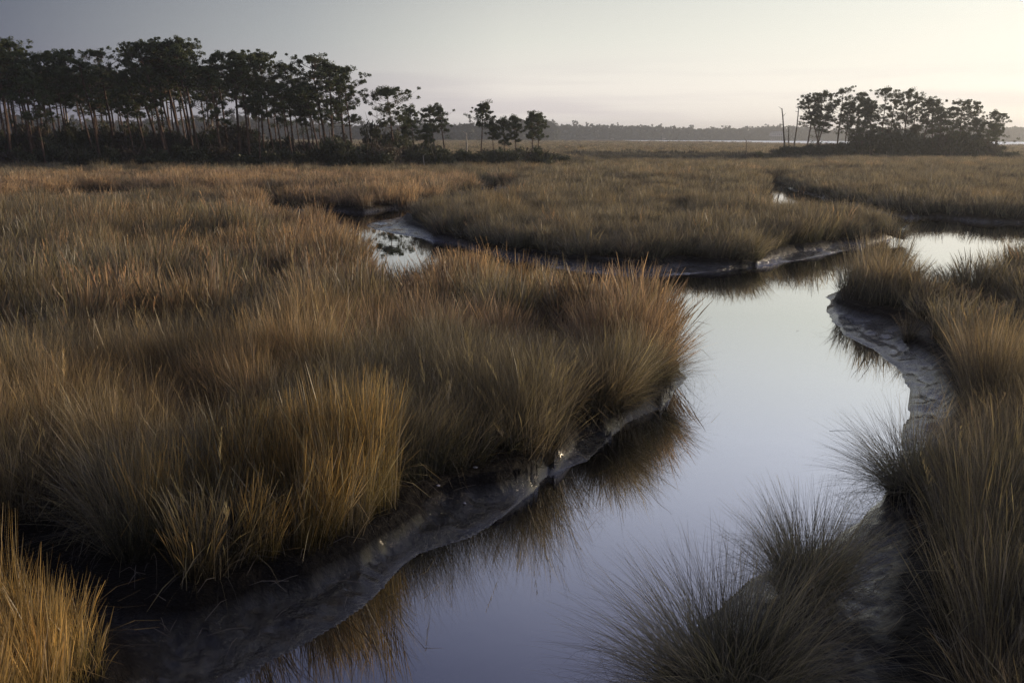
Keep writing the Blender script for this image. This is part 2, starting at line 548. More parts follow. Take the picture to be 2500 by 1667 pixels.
# ------------------------------------------------------------------ ground sheet and water
az = np.concatenate([np.radians(np.linspace(-180, -48, 36, endpoint=False)),
                     np.radians(np.linspace(-48, 48, 560, endpoint=False)),
                     np.radians(np.linspace(48, 180, 36, endpoint=False))])
rr = np.concatenate([np.linspace(0.4, 4.0, 12, endpoint=False), np.geomspace(4.0, 60, 430, endpoint=False),
                     np.geomspace(60, 2400, 90)])
A, R = np.meshgrid(az, rr)
gx, gy = (np.sin(A) * R).ravel(), (np.cos(A) * R).ravel()
F0 = fields(gx, gy)
gz = elevation(gx, gy, F0)
na, nr = len(az), len(rr)
i, j = np.meshgrid(np.arange(nr - 1), np.arange(na), indexing='ij')
jn = (j + 1) % na
quads = np.stack([i * na + j, i * na + jn, (i + 1) * na + jn, (i + 1) * na + j], -1).reshape(-1, 4)[:, ::-1]
thatch = np.where(F0[1] | F0[0], 0.0, np.clip(F0[3] / 0.6, 0, 1))
thatch = np.where(np.hypot(gx, gy) > 300, np.where(F0[0], 0, 1), thatch)
farness = np.clip((np.hypot(gx, gy) - 90) / 160, 0, 1)
tg = np.stack([thatch, farness, thatch], 1)
g = mesh_obj('ground', np.stack([gx, gy, gz], 1), quads, M['mud'], tint=tg, smooth=True)
tag(g, kind='structure')
n = 64
ring = [(math.sin(2 * math.pi * k / n) * 2395, math.cos(2 * math.pi * k / n) * 2395, 0.0) for k in range(n)]
w = mesh_obj('water', ring, [list(range(n))[::-1]], M['water'])
tag(w, kind='structure')
lk = mesh_obj('lake', [(px_, py_, 0.01) for px_, py_ in LAKE], [list(range(len(LAKE)))], M['lake'])
tag(lk, kind='structure')


# ------------------------------------------------------------------ grass
def blades(n, R, L, spread, bend, wid, segs=4, seed=0, head=0.0, flop=0.0):
    """n tapered ribbon blades in one mesh; returns verts, quads and per-vertex tint (height, blade, clump)"""
    r = np.random.default_rng(seed)
    a = r.random(n) * 2 * np.pi
    rad = R * np.sqrt(r.random(n))
    px, py = rad * np.cos(a), rad * np.sin(a)
    phi = a + r.normal(0, 0.9, n)
    th0 = np.abs(r.normal(0, spread, n)) + spread * 0.5 * rad / max(R, 1e-6)
    Ln = L * np.where(r.random(n) < 0.12, 0.35 + 0.4 * r.random(n), 0.62 + 0.45 * r.random(n))
    kb = bend * (0.3 + r.random(n)) + np.where(r.random(n) < flop, 1.6, 0)
    tw = r.random(n) * np.pi
    rnd, s = r.random(n), r.random()
    hd = (r.random(n) < head)
    V = np.zeros((n, segs + 1, 2, 3))
    T = np.zeros((n, segs + 1, 2, 3))
    p = np.stack([px, py, np.full(n, -0.06)], 1)
    for k in range(segs + 1):
        u = k / segs
        th = th0 + kb * u ** 1.6
        d = np.stack([np.sin(th) * np.cos(phi), np.sin(th) * np.sin(phi), np.cos(th)], 1)
        if k:
            p = p + d * (Ln / segs)[:, None]
        side = np.stack([np.cos(tw), np.sin(tw), np.zeros(n)], 1)
        ww = wid * (1.0 - 0.85 * u ** 1.5)
        ww = np.where(hd & (u > 0.7), wid * 1.9 * (1.08 - u) / 0.3, ww)
        V[:, k, 0] = p - side * ww[:, None] * 0.5
        V[:, k, 1] = p + side * ww[:, None] * 0.5
        T[:, k, :, 0] = u
        T[:, k, :, 1] = rnd[:, None]
        T[:, k, :, 2] = s
    b = np.arange(n)[:, None] * (segs + 1) * 2 + np.arange(segs)[None] * 2
    Q = np.stack([b, b + 1, b + 3, b + 2], -1).reshape(-1, 4)
    return V.reshape(-1, 3), Q, T.reshape(-1, 3)


def lean_euler(ax, ay, lean, psi):
    """rotation: spin psi about the vertical, then lean towards (ax, ay)"""
    ux, uy = -ay, ax                       # axis = z x direction
    c, s = np.cos(lean), np.sin(lean)
    C = 1 - c
    R00, R01, R02 = c + ux * ux * C, ux * uy * C, uy * s
    R10, R11, R12 = ux * uy * C, c + uy * uy * C, -ux * s
    R20, R21, R22 = -uy * s, ux * s, c
    cp, sp_ = np.cos(psi), np.sin(psi)
    a00, a10, a20, a21 = R00 * cp + R01 * sp_, R10 * cp + R11 * sp_, R20 * cp + R21 * sp_, -R20 * sp_ + R21 * cp
    return np.stack([np.arctan2(a21, R22), -np.arcsin(np.clip(a20, -1, 1)), np.arctan2(a10, a00)], 1)


def scatter(name, mats_protos, pts, rot, scl, idx, label=None):
    """one object: geometry nodes put tuft idx on every point"""
    coln = bpy.data.collections.new(name + '_tufts')
    for k, (V, Q, T, m) in enumerate(mats_protos):
        me = mesh_data('%s_tuft_%03d' % (name, k), V, Q, m, T)
        coln.objects.link(bpy.data.objects.new('%s_tuft_%03d' % (name, k), me))
    me = bpy.data.meshes.new(name)
    me.vertices.add(len(pts))
    me.vertices.foreach_set('co', np.asarray(pts, np.float32).ravel())
    for nm, ty, key, arr in (('rot', 'FLOAT_VECTOR', 'vector', rot), ('scl', 'FLOAT_VECTOR', 'vector', scl), ('idx', 'INT', 'value', idx)):
        at_ = me.attributes.new(nm, ty, 'POINT')
        at_.data.foreach_set(key, np.asarray(arr, np.int32 if ty == 'INT' else np.float32).ravel())
    o = bpy.data.objects.new(name, me)
    col.objects.link(o)
    tag(o, kind='stuff', label=label)
    ng = bpy.data.node_groups.new(name + '_nodes', 'GeometryNodeTree')
    ng.interface.new_socket('Geometry', in_out='INPUT', socket_type='NodeSocketGeometry')
    ng.interface.new_socket('Geometry', in_out='OUTPUT', socket_type='NodeSocketGeometry')
    gi, go = ng.nodes.new('NodeGroupInput'), ng.nodes.new('NodeGroupOutput')
    ci = ng.nodes.new('GeometryNodeCollectionInfo')
    ci.inputs['Collection'].default_value = coln
    ci.inputs['Separate Children'].default_value = True
    ci.inputs['Reset Children'].default_value = True
    ip = ng.nodes.new('GeometryNodeInstanceOnPoints')
    ip.inputs['Pick Instance'].default_value = True

    def attr(nm, ty):
        n_ = ng.nodes.new('GeometryNodeInputNamedAttribute')
        n_.data_type = ty
        n_.inputs['Name'].default_value = nm
        return n_.outputs['Attribute']
    e2r = ng.nodes.new('FunctionNodeEulerToRotation')
    ng.links.new(attr('rot', 'FLOAT_VECTOR'), e2r.inputs[0])
    ng.links.new(gi.outputs[0], ip.inputs['Points'])
    ng.links.new(ci.outputs[0], ip.inputs['Instance'])
    ng.links.new(attr('idx', 'INT'), ip.inputs['Instance Index'])
    ng.links.new(e2r.outputs[0], ip.inputs['Rotation'])
    ng.links.new(attr('scl', 'FLOAT_VECTOR'), ip.inputs['Scale'])
    ng.links.new(ip.outputs[0], go.inputs[0])
    md = o.modifiers.new('scatter', 'NODES')
    md.node_group = ng
    return o


def zone(r0, r1, s, amin=-44, amax=44, near_extra=0):
    """jittered points over a sector of the marsh, s metres apart"""
    x0, x1 = -r1 * math.sin(math.radians(44)) - 2, r1 * math.sin(math.radians(44)) + 2
    xs, ys = np.arange(x0, x1, s), np.arange(-2 if r0 < 5 else r0 * 0.6, r1, s)
    X, Y = np.meshgrid(xs, ys)
    X = X.ravel() + rng.uniform(-.5, .5, X.size) * s
    Y = Y.ravel() + rng.uniform(-.5, .5, Y.size) * s
    r, a = np.hypot(X, Y), np.degrees(np.arctan2(X, Y))
    k = (r >= r0) & (r < r1) & ((a > amin) & (a < amax) | (r < 7) & (abs(a) < 75))
    return X[k], Y[k]


# which grass grows where: 0 golden, 1 rush, 2 seeding with sunlit orange painted in, 3 amber
POND = [line("G 930 440,G 1300 425,G 1750 430,G 1830 400,G 2352 395,G 2700 400,G 2700 520,G 2078 500,G 2100 560,G 1560 600,G 1138 575,G 930 500")]
RIGHT = [line("G 1900 560,G 2700 540,X 12 4,X 1 -5,G 2000 1400,G 1880 700")]
BANK2 = [line("G -200 470,G 350 470,G 700 476,G 870 480,G 1100 440,G 1060 416,G 700 412,G -200 418")]
CORNER = [line("X -9 2,G 120 1800,G 290 1500,G 255 1440,G 150 1400,G -150 1380")]
LOWER = [line("G 330 1340,G 530 1330,G 935 1165,G 925 1120,G 850 1060,G 600 1060,G 430 1150,G 330 1250")]
DARKFAR = [line("G 1050 372,G 1400 352,G 1800 350,G 2352 352,G 2700 353,G 2700 360,G 1850 362,G 1400 365")]


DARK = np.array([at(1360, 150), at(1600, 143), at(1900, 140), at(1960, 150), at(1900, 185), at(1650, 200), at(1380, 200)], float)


def kinds(x, y, db):
    k = np.zeros(x.shape, int)
    q = fbm(x, y, 2.2, 3, 21.0)
    r = rng.random(x.shape)
    k[q > 0.60] = 1
    k[(q < 0.36) & (r < 0.6)] = 2
    far = y > 46
    k[far & (r < 0.35)] = 1
    mid = inside(POND[0], x, y)
    k[mid] = np.where((q[mid] < 0.40) & (r[mid] < 0.5), 0, 1)
    rt = inside(RIGHT[0], x, y)
    k[rt] = np.where(q[rt] < 0.47, 0, 1)
    b2 = inside(BANK2[0], x, y)
    k[b2] = np.where(r[b2] < 0.85, 2, 0)
    # seeding fringe on the near marsh's far side, sunlit orange in its colour
    hump = (db < 2.5) & (y > 15) & (y < 60) & ~mid & ~rt
    k[hump & (r < 0.7)] = 2
    k[inside(CORNER[0], x, y)] = 3
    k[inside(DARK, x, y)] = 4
    lw = inside(LOWER[0], x, y)
    k[lw & (r < 0.6)] = 3
    return k


def plant(name, r0, r1, s, protos, pmap, zs, hvar=0.6, margin=0.05, label=None, widen=1.0):
    x, y = zone(r0, r1, s)
    f = fields(x, y)
    keep = ~f[0] & ~f[1] & (f[3] > margin) & (f[2] > margin)
    x, y, dw, db = x[keep], y[keep], f[2][keep], f[3][keep]
    # gaps between clumps close to the camera
    clump = fbm(x, y, 1.1, 2, 13.0)
    if s < 0.5:
        k = clump > 0.30
        x, y, dw, db, clump = x[k], y[k], dw[k], db[k], clump[k]
    tuftn = fbm(x, y, 0.55 if s < 0.3 else 1.0, 2, 17.0)
    if s < 0.5:
        k = tuftn > 0.33
        x, y, dw, db, clump, tuftn = x[k], y[k], dw[k], db[k], clump[k], tuftn[k]
    z = elevation(x, y)
    kd = kinds(x, y, db)
    hs = (0.62 + hvar * fbm(x, y, 3.0, 2, 2.0)) * (0.60 + 0.8 * clump) * (0.66 + 0.68 * tuftn)
    hs = hs * zs * rng.uniform(0.70, 1.22, x.size)
    hs = np.where(inside(POND[0], x, y), hs * 0.82, hs)
    hs = np.where(inside(RIGHT[0], x, y) & (y > 19) & (y < 32), hs * 0.85, hs)
    # lean: slow drift of direction + outward over the banks
    a = fbm(x, y, 2.6, 2, 31.0) * 4 * np.pi
    ln = 0.05 + 0.30 * np.clip(fbm(x, y, 1.7, 2, 41.0) - 0.35, 0, 1) / 0.65
    jit = rng.normal(0, 0.13, (2, x.size))
    gxd = np.zeros(x.size)
    gyd = np.zeros(x.size)
    near = db < 1.0
    if near.any():
        d1 = dist_poly(BARE[0], x[near] + 0.05, y[near])
        d2 = dist_poly(BARE[0], x[near], y[near] + 0.05)
        gxd[near], gyd[near] = (d1 - db[near]) / 0.05, (d2 - db[near]) / 0.05
    wgt = np.clip(1 - db / 0.7, 0, 1) * (1.0 if s < 0.5 else 0.0)
    ax = np.cos(a) * ln + jit[0] - gxd * 0.06 * wgt
    ay = np.sin(a) * ln + jit[1] - gyd * 0.06 * wgt
    ll = np.hypot(ax, ay) + 1e-6
    rot = lean_euler(ax / ll, ay / ll, np.minimum(ll, 0.75), rng.random(x.size) * 2 * np.pi)
    pi_ = np.zeros(x.size, int)
    for kk, ids in pmap.items():
        mk = kd == kk
        if mk.any():
            pi_[mk] = rng.choice(ids, mk.sum())
    sxy = widen * rng.uniform(0.85, 1.2, x.size)
    return scatter(name, protos, np.stack([x, y, z], 1), rot, np.stack([sxy, sxy, hs], 1), pi_, label)


def stalks(n, R, L, wid, seed):
    """tall stems that end in a loose feathery seed head"""
    r = np.random.default_rng(seed)
    V, Q, T = blades(n, R, L, 0.10, 0.28, wid, 6, seed)
    Vs, Qs, Ts, o = [V], [Q], [T], len(V)
    for b in range(n):
        c = V.reshape(n, 7, 2, 3)[b].mean(1)
        for q in range(26):
            u = r.uniform(4.4, 6.0)
            i0 = min(int(u), 5)
            p = c[i0] * (1 - (u - i0)) + c[i0 + 1] * (u - i0)
            a = r.random() * 6.28
            l_ = 0.062 * (7.2 - u) / 2
            e = p + np.array([math.cos(a) * l_ * .35, math.sin(a) * l_ * .35, l_])
            sd = np.array([math.sin(a), -math.cos(a), 0]) * wid * 0.45
            Vs.append(np.array([p - sd, p + sd, e + sd * .4, e - sd * .4]))
            Qs.append(np.array([[o, o + 1, o + 2, o + 3]]))
            Ts.append(np.tile([1.0, T[b * 14, 1] * .9, 0.8], (4, 1)))
            o += 4
    return np.concatenate(Vs), np.concatenate(Qs), np.concatenate(Ts)


near_p, nmap = [], {0: [], 1: [], 2: [], 3: [], 4: []}
for v in range(6):
    nmap[0].append(len(near_p))
    near_p.append(blades(125, 0.20, 1.24, 0.12, 0.40, 0.0045, 5, 100 + v, head=0.18, flop=0.14) + (M['gold'],))
    nmap[1].append(len(near_p))
    near_p.append(blades(130, 0.20, 1.25, 0.16, 0.50, 0.0040, 5, 200 + v, head=0.0, flop=0.12) + (M['rush'],))
    nmap[2].append(len(near_p))
    near_p.append(blades(120, 0.20, 1.32, 0.12, 0.36, 0.0048, 5, 300 + v, head=0.40, flop=0.10) + (M['sunorange'],))
    nmap[3].append(len(near_p))
    near_p.append(blades(120, 0.17, 1.14, 0.07, 0.16, 0.0042, 4, 400 + v, head=0.45, flop=0.03) + (M['amber'],))
for kk in (0, 1, 2):
    nmap[kk] = nmap[kk] * 4
for v in range(3):
    for kk in (0, 1, 2):
        nmap[kk].append(len(near_p))
    near_p.append(stalks(4, 0.2, 1.50, 0.0045, 450 + v) + (M['gold'],))
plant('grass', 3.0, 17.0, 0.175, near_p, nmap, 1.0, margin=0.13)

mid_p, mmap = [], {0: [], 1: [], 2: [], 3: [], 4: []}
for v in range(6):
    for kk, (mt, hd) in enumerate((('gold', .3), ('rush', .1), ('sunorange', .6), ('amber', .4), ('dark', 0))):
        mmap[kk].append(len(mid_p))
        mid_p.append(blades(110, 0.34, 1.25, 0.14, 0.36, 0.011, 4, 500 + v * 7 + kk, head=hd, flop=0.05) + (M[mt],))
for kk in (0, 2):
    mmap[kk] = mmap[kk] * 3
for v in range(2):
    for kk in (0, 2):
        mmap[kk].append(len(mid_p))
    mid_p.append(stalks(9, 0.34, 1.6, 0.011, 650 + v) + (M['sunorange'],))
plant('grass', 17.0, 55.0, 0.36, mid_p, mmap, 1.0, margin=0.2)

far_p, fmap = [], {0: [], 1: [], 2: [], 3: [], 4: []}
for v in range(4):
    for kk, (mt, hd) in enumerate((('gold', .3), ('rush', .1), ('sunorange', .6), ('amber', .4), ('dark', 0))):
        fmap[kk].append(len(far_p))
        far_p.append(blades(170, 0.95, 1.2, 0.14, 0.3, 0.03, 3, 700 + v * 7 + kk, head=hd) + (M[mt],))
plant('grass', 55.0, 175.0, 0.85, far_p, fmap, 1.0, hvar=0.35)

vf_p, vmap = [], {0: [], 1: [], 2: [], 3: [], 4: []}
for v in range(3):
    for kk, mt in enumerate(('gold', 'rush', 'sunorange', 'amber', 'dark')):
        vmap[kk].append(len(vf_p))
        vf_p.append(blades(240, 2.4, 1.1, 0.14, 0.25, 0.09, 2, 800 + v * 7 + kk) + (M[mt],))
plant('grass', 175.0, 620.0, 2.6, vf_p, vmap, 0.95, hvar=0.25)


# ------------------------------------------------------------------ single tussocks one can pick out
def tussock(x, y, z, size, n, spread, bend, mat, label, seed, lean=(0, 0), wid=0.006, R=0.24):
    V, Q, T = blades(n, R, size, spread, bend, wid, 7, seed, head=0.0, flop=0.22)
    o = mesh_obj('grass_tussock', V, Q, mat, tint=T)
    o.location = (x, y, z)
    ll = math.hypot(*lean)
    if ll > 0:
        o.rotation_euler = lean_euler(np.array([lean[0] / ll]), np.array([lean[1] / ll]), np.array([ll]), np.array([0.0]))[0]
    tag(o, label, 'tussock', 'tussocks at the edge of the creek')
    return o


def place_tussock(X, Y, zr, *a, **k):
    p = ground(X, Y, zr, D)
    return tussock(p[0], p[1], zr - 0.02, *a, **k)


place_tussock(1855, 1360, 0.10, 1.22, 2000, 0.40, 0.65, M['tussock'], 'upright olive tussock at the water beside the mud strip, smaller of the lower two', 11)
place_tussock(1680, 1610, 0.12, 1.5, 3600, 0.62, 0.75, M['tussock'], 'widest sprawling tussock arching over the blue water at the bottom edge', 12, lean=(-0.2, 0.0), R=0.36)
place_tussock(1390, 925, 0.34, 1.3, 2200, 0.55, 0.75, M['tussock'], 'fountain shaped grey tussock on the left bank point with blades hanging over the mud', 14, lean=(0.12, -0.15), R=0.3)
place_tussock(1490, 870, 0.34, 1.2, 1500, 0.5, 0.75, M['tussock'], 'dark tussock at the tip of the left bank with long blades reaching over the water', 15, lean=(0.30, 0.0), R=0.3)
place_tussock(2095, 1110, 0.30, 1.3, 1700, 0.60, 0.65, M['tussock'], 'dark tussock on the right bank pushing stiff blades out over the water', 16, lean=(-0.32, 0.0), R=0.28)
place_tussock(2085, 780, 0.25, 0.75, 160, 0.28, 0.4, M['gold'], 'small sparse tussock alone on the wet mud slope of the right bank', 18, R=0.07, wid=0.007)
place_tussock(330, 1190, 0.36, 1.3, 1100, 0.7, 0.9, M['tussock'], 'grey drooping tussock on the left above the bare mud behind the amber grass', 19, lean=(-0.1, -0.15), R=0.35)
place_tussock(1730, 590, 0.34, 1.2, 500, 0.5, 0.6, M['tussock'], 'brown tussock spilling onto the far mud flat below the middle marsh', 20, lean=(0, -0.25), R=0.3, wid=0.01)
place_tussock(2055, 540, 0.34, 1.3, 700, 0.6, 0.6, M['tussock'], 'fan of dark grass at the tip of the middle marsh where the creek bends', 21, lean=(0.25, -0.1), R=0.4, wid=0.011)


# ------------------------------------------------------------------ trees
def tube(P, Rd, sides=5):
    """tapered tube along a path"""
    P = np.asarray(P, float)
    n = len(P)
    Tn = np.gradient(P, axis=0)
    Tn /= np.linalg.norm(Tn, axis=1)[:, None] + 1e-9
    up = np.array([0.31, 0.17, 0.05])
    A_ = np.cross(Tn, up)
    A_ /= np.linalg.norm(A_, axis=1)[:, None] + 1e-9
    B_ = np.cross(Tn, A_)
    an = np.arange(sides) * 2 * np.pi / sides
    V = P[:, None] + (A_[:, None] * np.cos(an)[None, :, None] + B_[:, None] * np.sin(an)[None, :, None]) * np.asarray(Rd)[:, None, None]
    i_, j_ = np.meshgrid(np.arange(n - 1), np.arange(sides), indexing='ij')
    j2 = (j_ + 1) % sides
    Q = np.stack([i_ * sides + j_, i_ * sides + j2, (i_ + 1) * sides + j2, (i_ + 1) * sides + j_], -1).reshape(-1, 4)
    return V.reshape(-1, 3), Q


def join(parts):
    Vs, Qs, o = [], [], 0
    for V, Q in parts:
        Vs.append(V)
        Qs.append(Q + o)
        o += len(V)
    return np.concatenate(Vs), np.concatenate(Qs)


def puffs(C, rad, per, size, r, flat=0.55):
    """leaf-sized triangles gathered in clumps; C centres, rad radii"""
    m = len(C) * per
    ci = np.repeat(np.arange(len(C)), per)
    d = r.normal(0, 1, (m, 3))
    d /= np.linalg.norm(d, axis=1)[:, None]
    rr_ = r.random(m) ** 0.45
    off = d * (rr_ * rad[ci])[:, None]
    off[:, 2] *= flat
    c = C[ci] + off
    s = size * r.uniform(0.5, 1.3, m)
    e1 = r.normal(0, 1, (m, 3))
    e1 /= np.linalg.norm(e1, axis=1)[:, None]
    e2 = np.cross(e1, r.normal(0, 1, (m, 3)))
    e2 /= np.linalg.norm(e2, axis=1)[:, None] + 1e-9
    V = np.stack([c + e1 * s[:, None], c - e1 * s[:, None] * 0.5 + e2 * s[:, None] * 0.55, c - e1 * s[:, None] * 0.5 - e2 * s[:, None] * 0.55], 1).reshape(-1, 3)
    Fq = np.arange(m * 3).reshape(-1, 3)
    T = np.stack([np.zeros(m), r.random(m) * 0.7 + 0.3 * (r.random(len(C))[ci]), (r.random(len(C))[ci] * 0.6 + 0.4 * r.random(m))], 1).repeat(3, axis=0)
    return V, Fq, T


def pine_meshes(H, crown, width, lean, seed, dens=1.0, bare=False, lowlimbs=2, thick=1.0):
    """crown: share of the height that carries foliage; width: crown radius; lean: (dx, dy) of the top"""
    r = np.random.default_rng(seed)
    n_ = 9
    u = np.linspace(0, 1, n_)
    bend = r.normal(0, 0.015 * H, (n_, 2)).cumsum(0) * 0.35
    bend -= bend[0]
    P = np.stack([lean[0] * u ** 1.15 + bend[:, 0] * u, lean[1] * u + bend[:, 1] * u, H * 0.95 * u], 1)
    P[0, 2] = -0.3
    r0 = (0.013 * H + 0.02) * r.uniform(0.8, 1.15) * thick
    parts = [tube(P, r0 * (1 - 0.72 * u), 6)]
    top = lambda t: np.array([np.interp(t, u, P[:, k]) for k in range(3)])
    C, Rd = [], []
    nl = int((11 + 11 * crown) * (0.8 + 0.4 * r.random()))
    for k in range(nl):
        t = 1 - crown + crown * (k + 0.5) / nl
        # umbrella outline: widest near the upper third
        q = (t - (1 - crown)) / crown
        wdt = width * (0.40 + 0.75 * math.sin(math.pi * min(1, q * 0.75 + 0.15))) * math.sqrt(max(0.08, 1 - (max(0, q - 0.4) / 0.66) ** 2)) * r.uniform(0.55, 1.25)
        a = k * 2.4 + r.uniform(-0.5, 0.5)
        b0 = top(t)
        rise = wdt * r.uniform(0.25, 0.6) * (0.4 + q)
        e = b0 + np.array([math.cos(a) * wdt, math.sin(a) * wdt, rise])
        midp = (b0 + e) / 2 + np.array([0, 0, -0.10 * wdt]) + r.normal(0, 0.1, 3)
        w0 = r0 * 0.30 * (1.2 - q * 0.6)
        parts.append(tube([b0, midp, e], [w0, w0 * 0.65, w0 * 0.3], 4))
        for s_ in range(8):
            t2 = r.uniform(0.35, 1.0)
            s0 = b0 + (e - b0) * t2
            se = s0 + np.array([r.normal(0, 0.35 * wdt), r.normal(0, 0.35 * wdt), r.uniform(0.1, 0.45) * wdt])
            parts.append(tube([s0, se], [w0 * 0.4, w0 * 0.15], 3))
            C.append(se)
            Rd.append(r.uniform(0.20, 0.50) * (0.50 + 0.14 * width))
        C.append(e)
        Rd.append(r.uniform(0.28, 0.55) * (0.50 + 0.14 * width))
        if r.random() < 0.6:
            C.append(b0 + (e - b0) * 0.6 + np.array([0, 0, 0.35]))
            Rd.append(r.uniform(0.4, 0.8) * (0.5 + 0.15 * width))
    for k in range(4):
        C.append(top(1.0) + np.array([r.normal(0, 0.25 * width), r.normal(0, 0.25 * width), r.uniform(-0.3, 0.6)]))
        Rd.append(r.uniform(0.45, 0.8) * (0.5 + 0.14 * width))
    for k in range(lowlimbs):      # short dead stubs or a stray low spray under the crown
        t = (1 - crown) * r.uniform(0.6, 0.98)
        b0 = top(t)
        a = r.random() * 6.28
        L_ = r.uniform(0.5, 1.6)
        e = b0 + np.array([math.cos(a) * L_, math.sin(a) * L_, r.uniform(-0.2, 0.5)])
        parts.append(tube([b0, (b0 + e) / 2 + [0, 0, 0.1], e], [r0 * .2, r0 * .15, r0 * .07], 3))
        if r.random() < 0.5:
            C.append(e)
            Rd.append(r.uniform(0.35, 0.6))
    TV, TQ = join(parts)
    C, Rd = np.array(C), np.array(Rd)
    keep = r.random(len(C)) < dens
    keep[:2] = True
    CV, CF, CT = puffs(C[keep], Rd[keep], 64 if not bare else 20, 0.075 + 0.0028 * H, r, 0.75)
    return TV, TQ, CV, CF, CT


def tree(name, x, dist, H, crown, width, lean, seed, label, group, dens=1.0, bare=False, cat='tree', rotz=0, lowlimbs=2, meshes=None, thick=1.0):
    px, py = at(x, dist)
    t = empty(name, (px, py, 0.3), label, cat, group)
    t.rotation_euler[2] = rotz
    if meshes is None:
        TV, TQ, CV, CF, CT = pine_meshes(H, crown, width, lean, seed, dens, bare, lowlimbs, thick)
        meshes = (mesh_data('trunk', TV, TQ, M['bark'], smooth=True), mesh_data('crown', CV, CF, M['needles'], CT))
    for nm, me in zip(('trunk', 'crown'), meshes):
        o = bpy.data.objects.new(nm, me)
        col.objects.link(o)
        o.parent = t
    return t


def pine(xb, xt, yt, dist, crown, width_px, label, group, seed, dens=1.0, **k):
    """a pine whose foot is in column xb, whose top is seen at (xt, yt)"""
    H = height_at(xt, yt, dist) - 0.3
    lx = (at(xt, dist)[0] - at(xb, dist)[0])
    return tree('pine_tree', xb, dist, H, crown, width_px / FPX * dist * 0.45, (lx, 0), seed, label, group, dens, **k)


WOOD = 'tall pines of the left wood'
PINES = [  # foot x, top x, top y, distance, crown share, crown width px, label
    (965, 945, 215, 112, .50, 105, 'broad round topped pine at the right end of the left wood', 1.0),
    (1015, 1003, 262, 118, .32, 42, 'thin small pine just right of the round topped pine ending the wood', .7),
    (862, 842, 165, 108, .50, 95, 'heavy crowned pine forming the last high shoulder of the left wood', 1.0),
    (845, 825, 160, 112, .55, 85, 'full dark pine directly left of the high shoulder crown', 1.0),
    (814, 806, 150, 106, .55, 75, 'straight pine with long crown near the right end of the left wood', 1.0),
    (800, 772, 138, 108, .30, 95, 'flat topped pine standing highest near the right end of the left wood', .9),
    (785, 745, 205, 104, .38, 60, 'slim leaning pine under the flat topped one', .8),
    (760, 738, 195, 111, .40, 65, 'slender pine with scattered tufts left of the flat topped pine', .8),
    (745, 735, 240, 105, .35, 45, 'short thin pine among the taller ones by the gap in the wood', .7),
    (718, 700, 158, 110, .33, 85, 'umbrella crowned pine beside the sky gap of the left wood', .9),
    (715, 690, 200, 104, .32, 60, 'leaning pine with sparse top beside the umbrella crowned pine', .75),
    (692, 665, 205, 107, .40, 70, 'low crowned pine in front of the sky gap', .8),
    (670, 640, 128, 112, .30, 85, 'tall pine with crown tilted left beside the open sky gap', .9),
    (643, 638, 135, 107, .34, 90, 'wide crowned pine with a single straight trunk at the sky gap', .9),
    (632, 632, 225, 103, .30, 45, 'small pine with tufts at mid height in the sky gap', .7),
    (582, 585, 122, 108, .28, 75, 'tall bare stemmed pine with compact crown left of the sky gap', .95),
    (608, 596, 135, 104, .45, 60, 'forked pine with tufts all down its upper half', .75),
    (556, 543, 122, 110, .28, 65, 'pine with small rounded crown above leaning stems', .95),
    (540, 520, 160, 103, .55, 85, 'pine with low hanging boughs in the open part of the left wood', .85),
    (485, 455, 96, 108, .33, 120, 'massive crowned pine on the highest crest of the left wood', 1.0),
    (468, 440, 105, 112, .30, 90, 'pine with dark full crown joined to the massive crest crown', 1.0),
    (470, 462, 110, 104, .30, 70, 'straight dark pine in the bundle of trunks below the crest', 1.0),
    (448, 405, 100, 110, .25, 95, 'leaning pine whose crown shows sky through its top', .8),
    (430, 385, 108, 113, .30, 90, 'pine leaning left with wide spreading crown', .9),
    (412, 350, 100, 108, .32, 125, 'great domed pine left of the crest of the wood', 1.0),
    (395, 335, 118, 112, .35, 95, 'pine behind the great dome with drooping side boughs', 1.0),
    (405, 372, 165, 103, .35, 70, 'strongly slanting pine with its foot out in the brush', .8),
    (360, 318, 170, 106, .45, 85, 'lower pine with ragged crown left of the great dome', .9),
    (330, 300, 215, 103, .35, 60, 'short leaning pine in the deep shade of the left wood', .9),
    (283, 258, 118, 112, .30, 95, 'open crowned pine with feathery branches against the sky', .65),
    (242, 208, 145, 106, .42, 100, 'dense pine on the left slope of the wood', 1.0),
    (228, 180, 122, 110, .38, 90, 'pine with rounded dark crown on the left slope', 1.0),
    (165, 150, 125, 108, .40, 95, 'pine with deep crown third from the left edge', 1.0),
    (145, 115, 130, 112, .40, 80, 'dark pine second from the left edge', 1.0),
    (105, 85, 200, 101, .45, 110, 'low wide pine in front of the left wood', 1.0),
    (78, 45, 95, 106, .40, 95, 'pine with pointed crown close to the left edge', 1.0),
    (25, 5, 92, 104, .42, 100, 'tall pine cut by the left edge', 1.0),
]
for q, (xb, xt, yt, ds, cr, wp, lb, dn) in enumerate(PINES):
    pine(xb, xt, yt, ds, cr, wp, lb, WOOD, 1000 + q, dn, lowlimbs=4 if dn < 0.85 else 2)

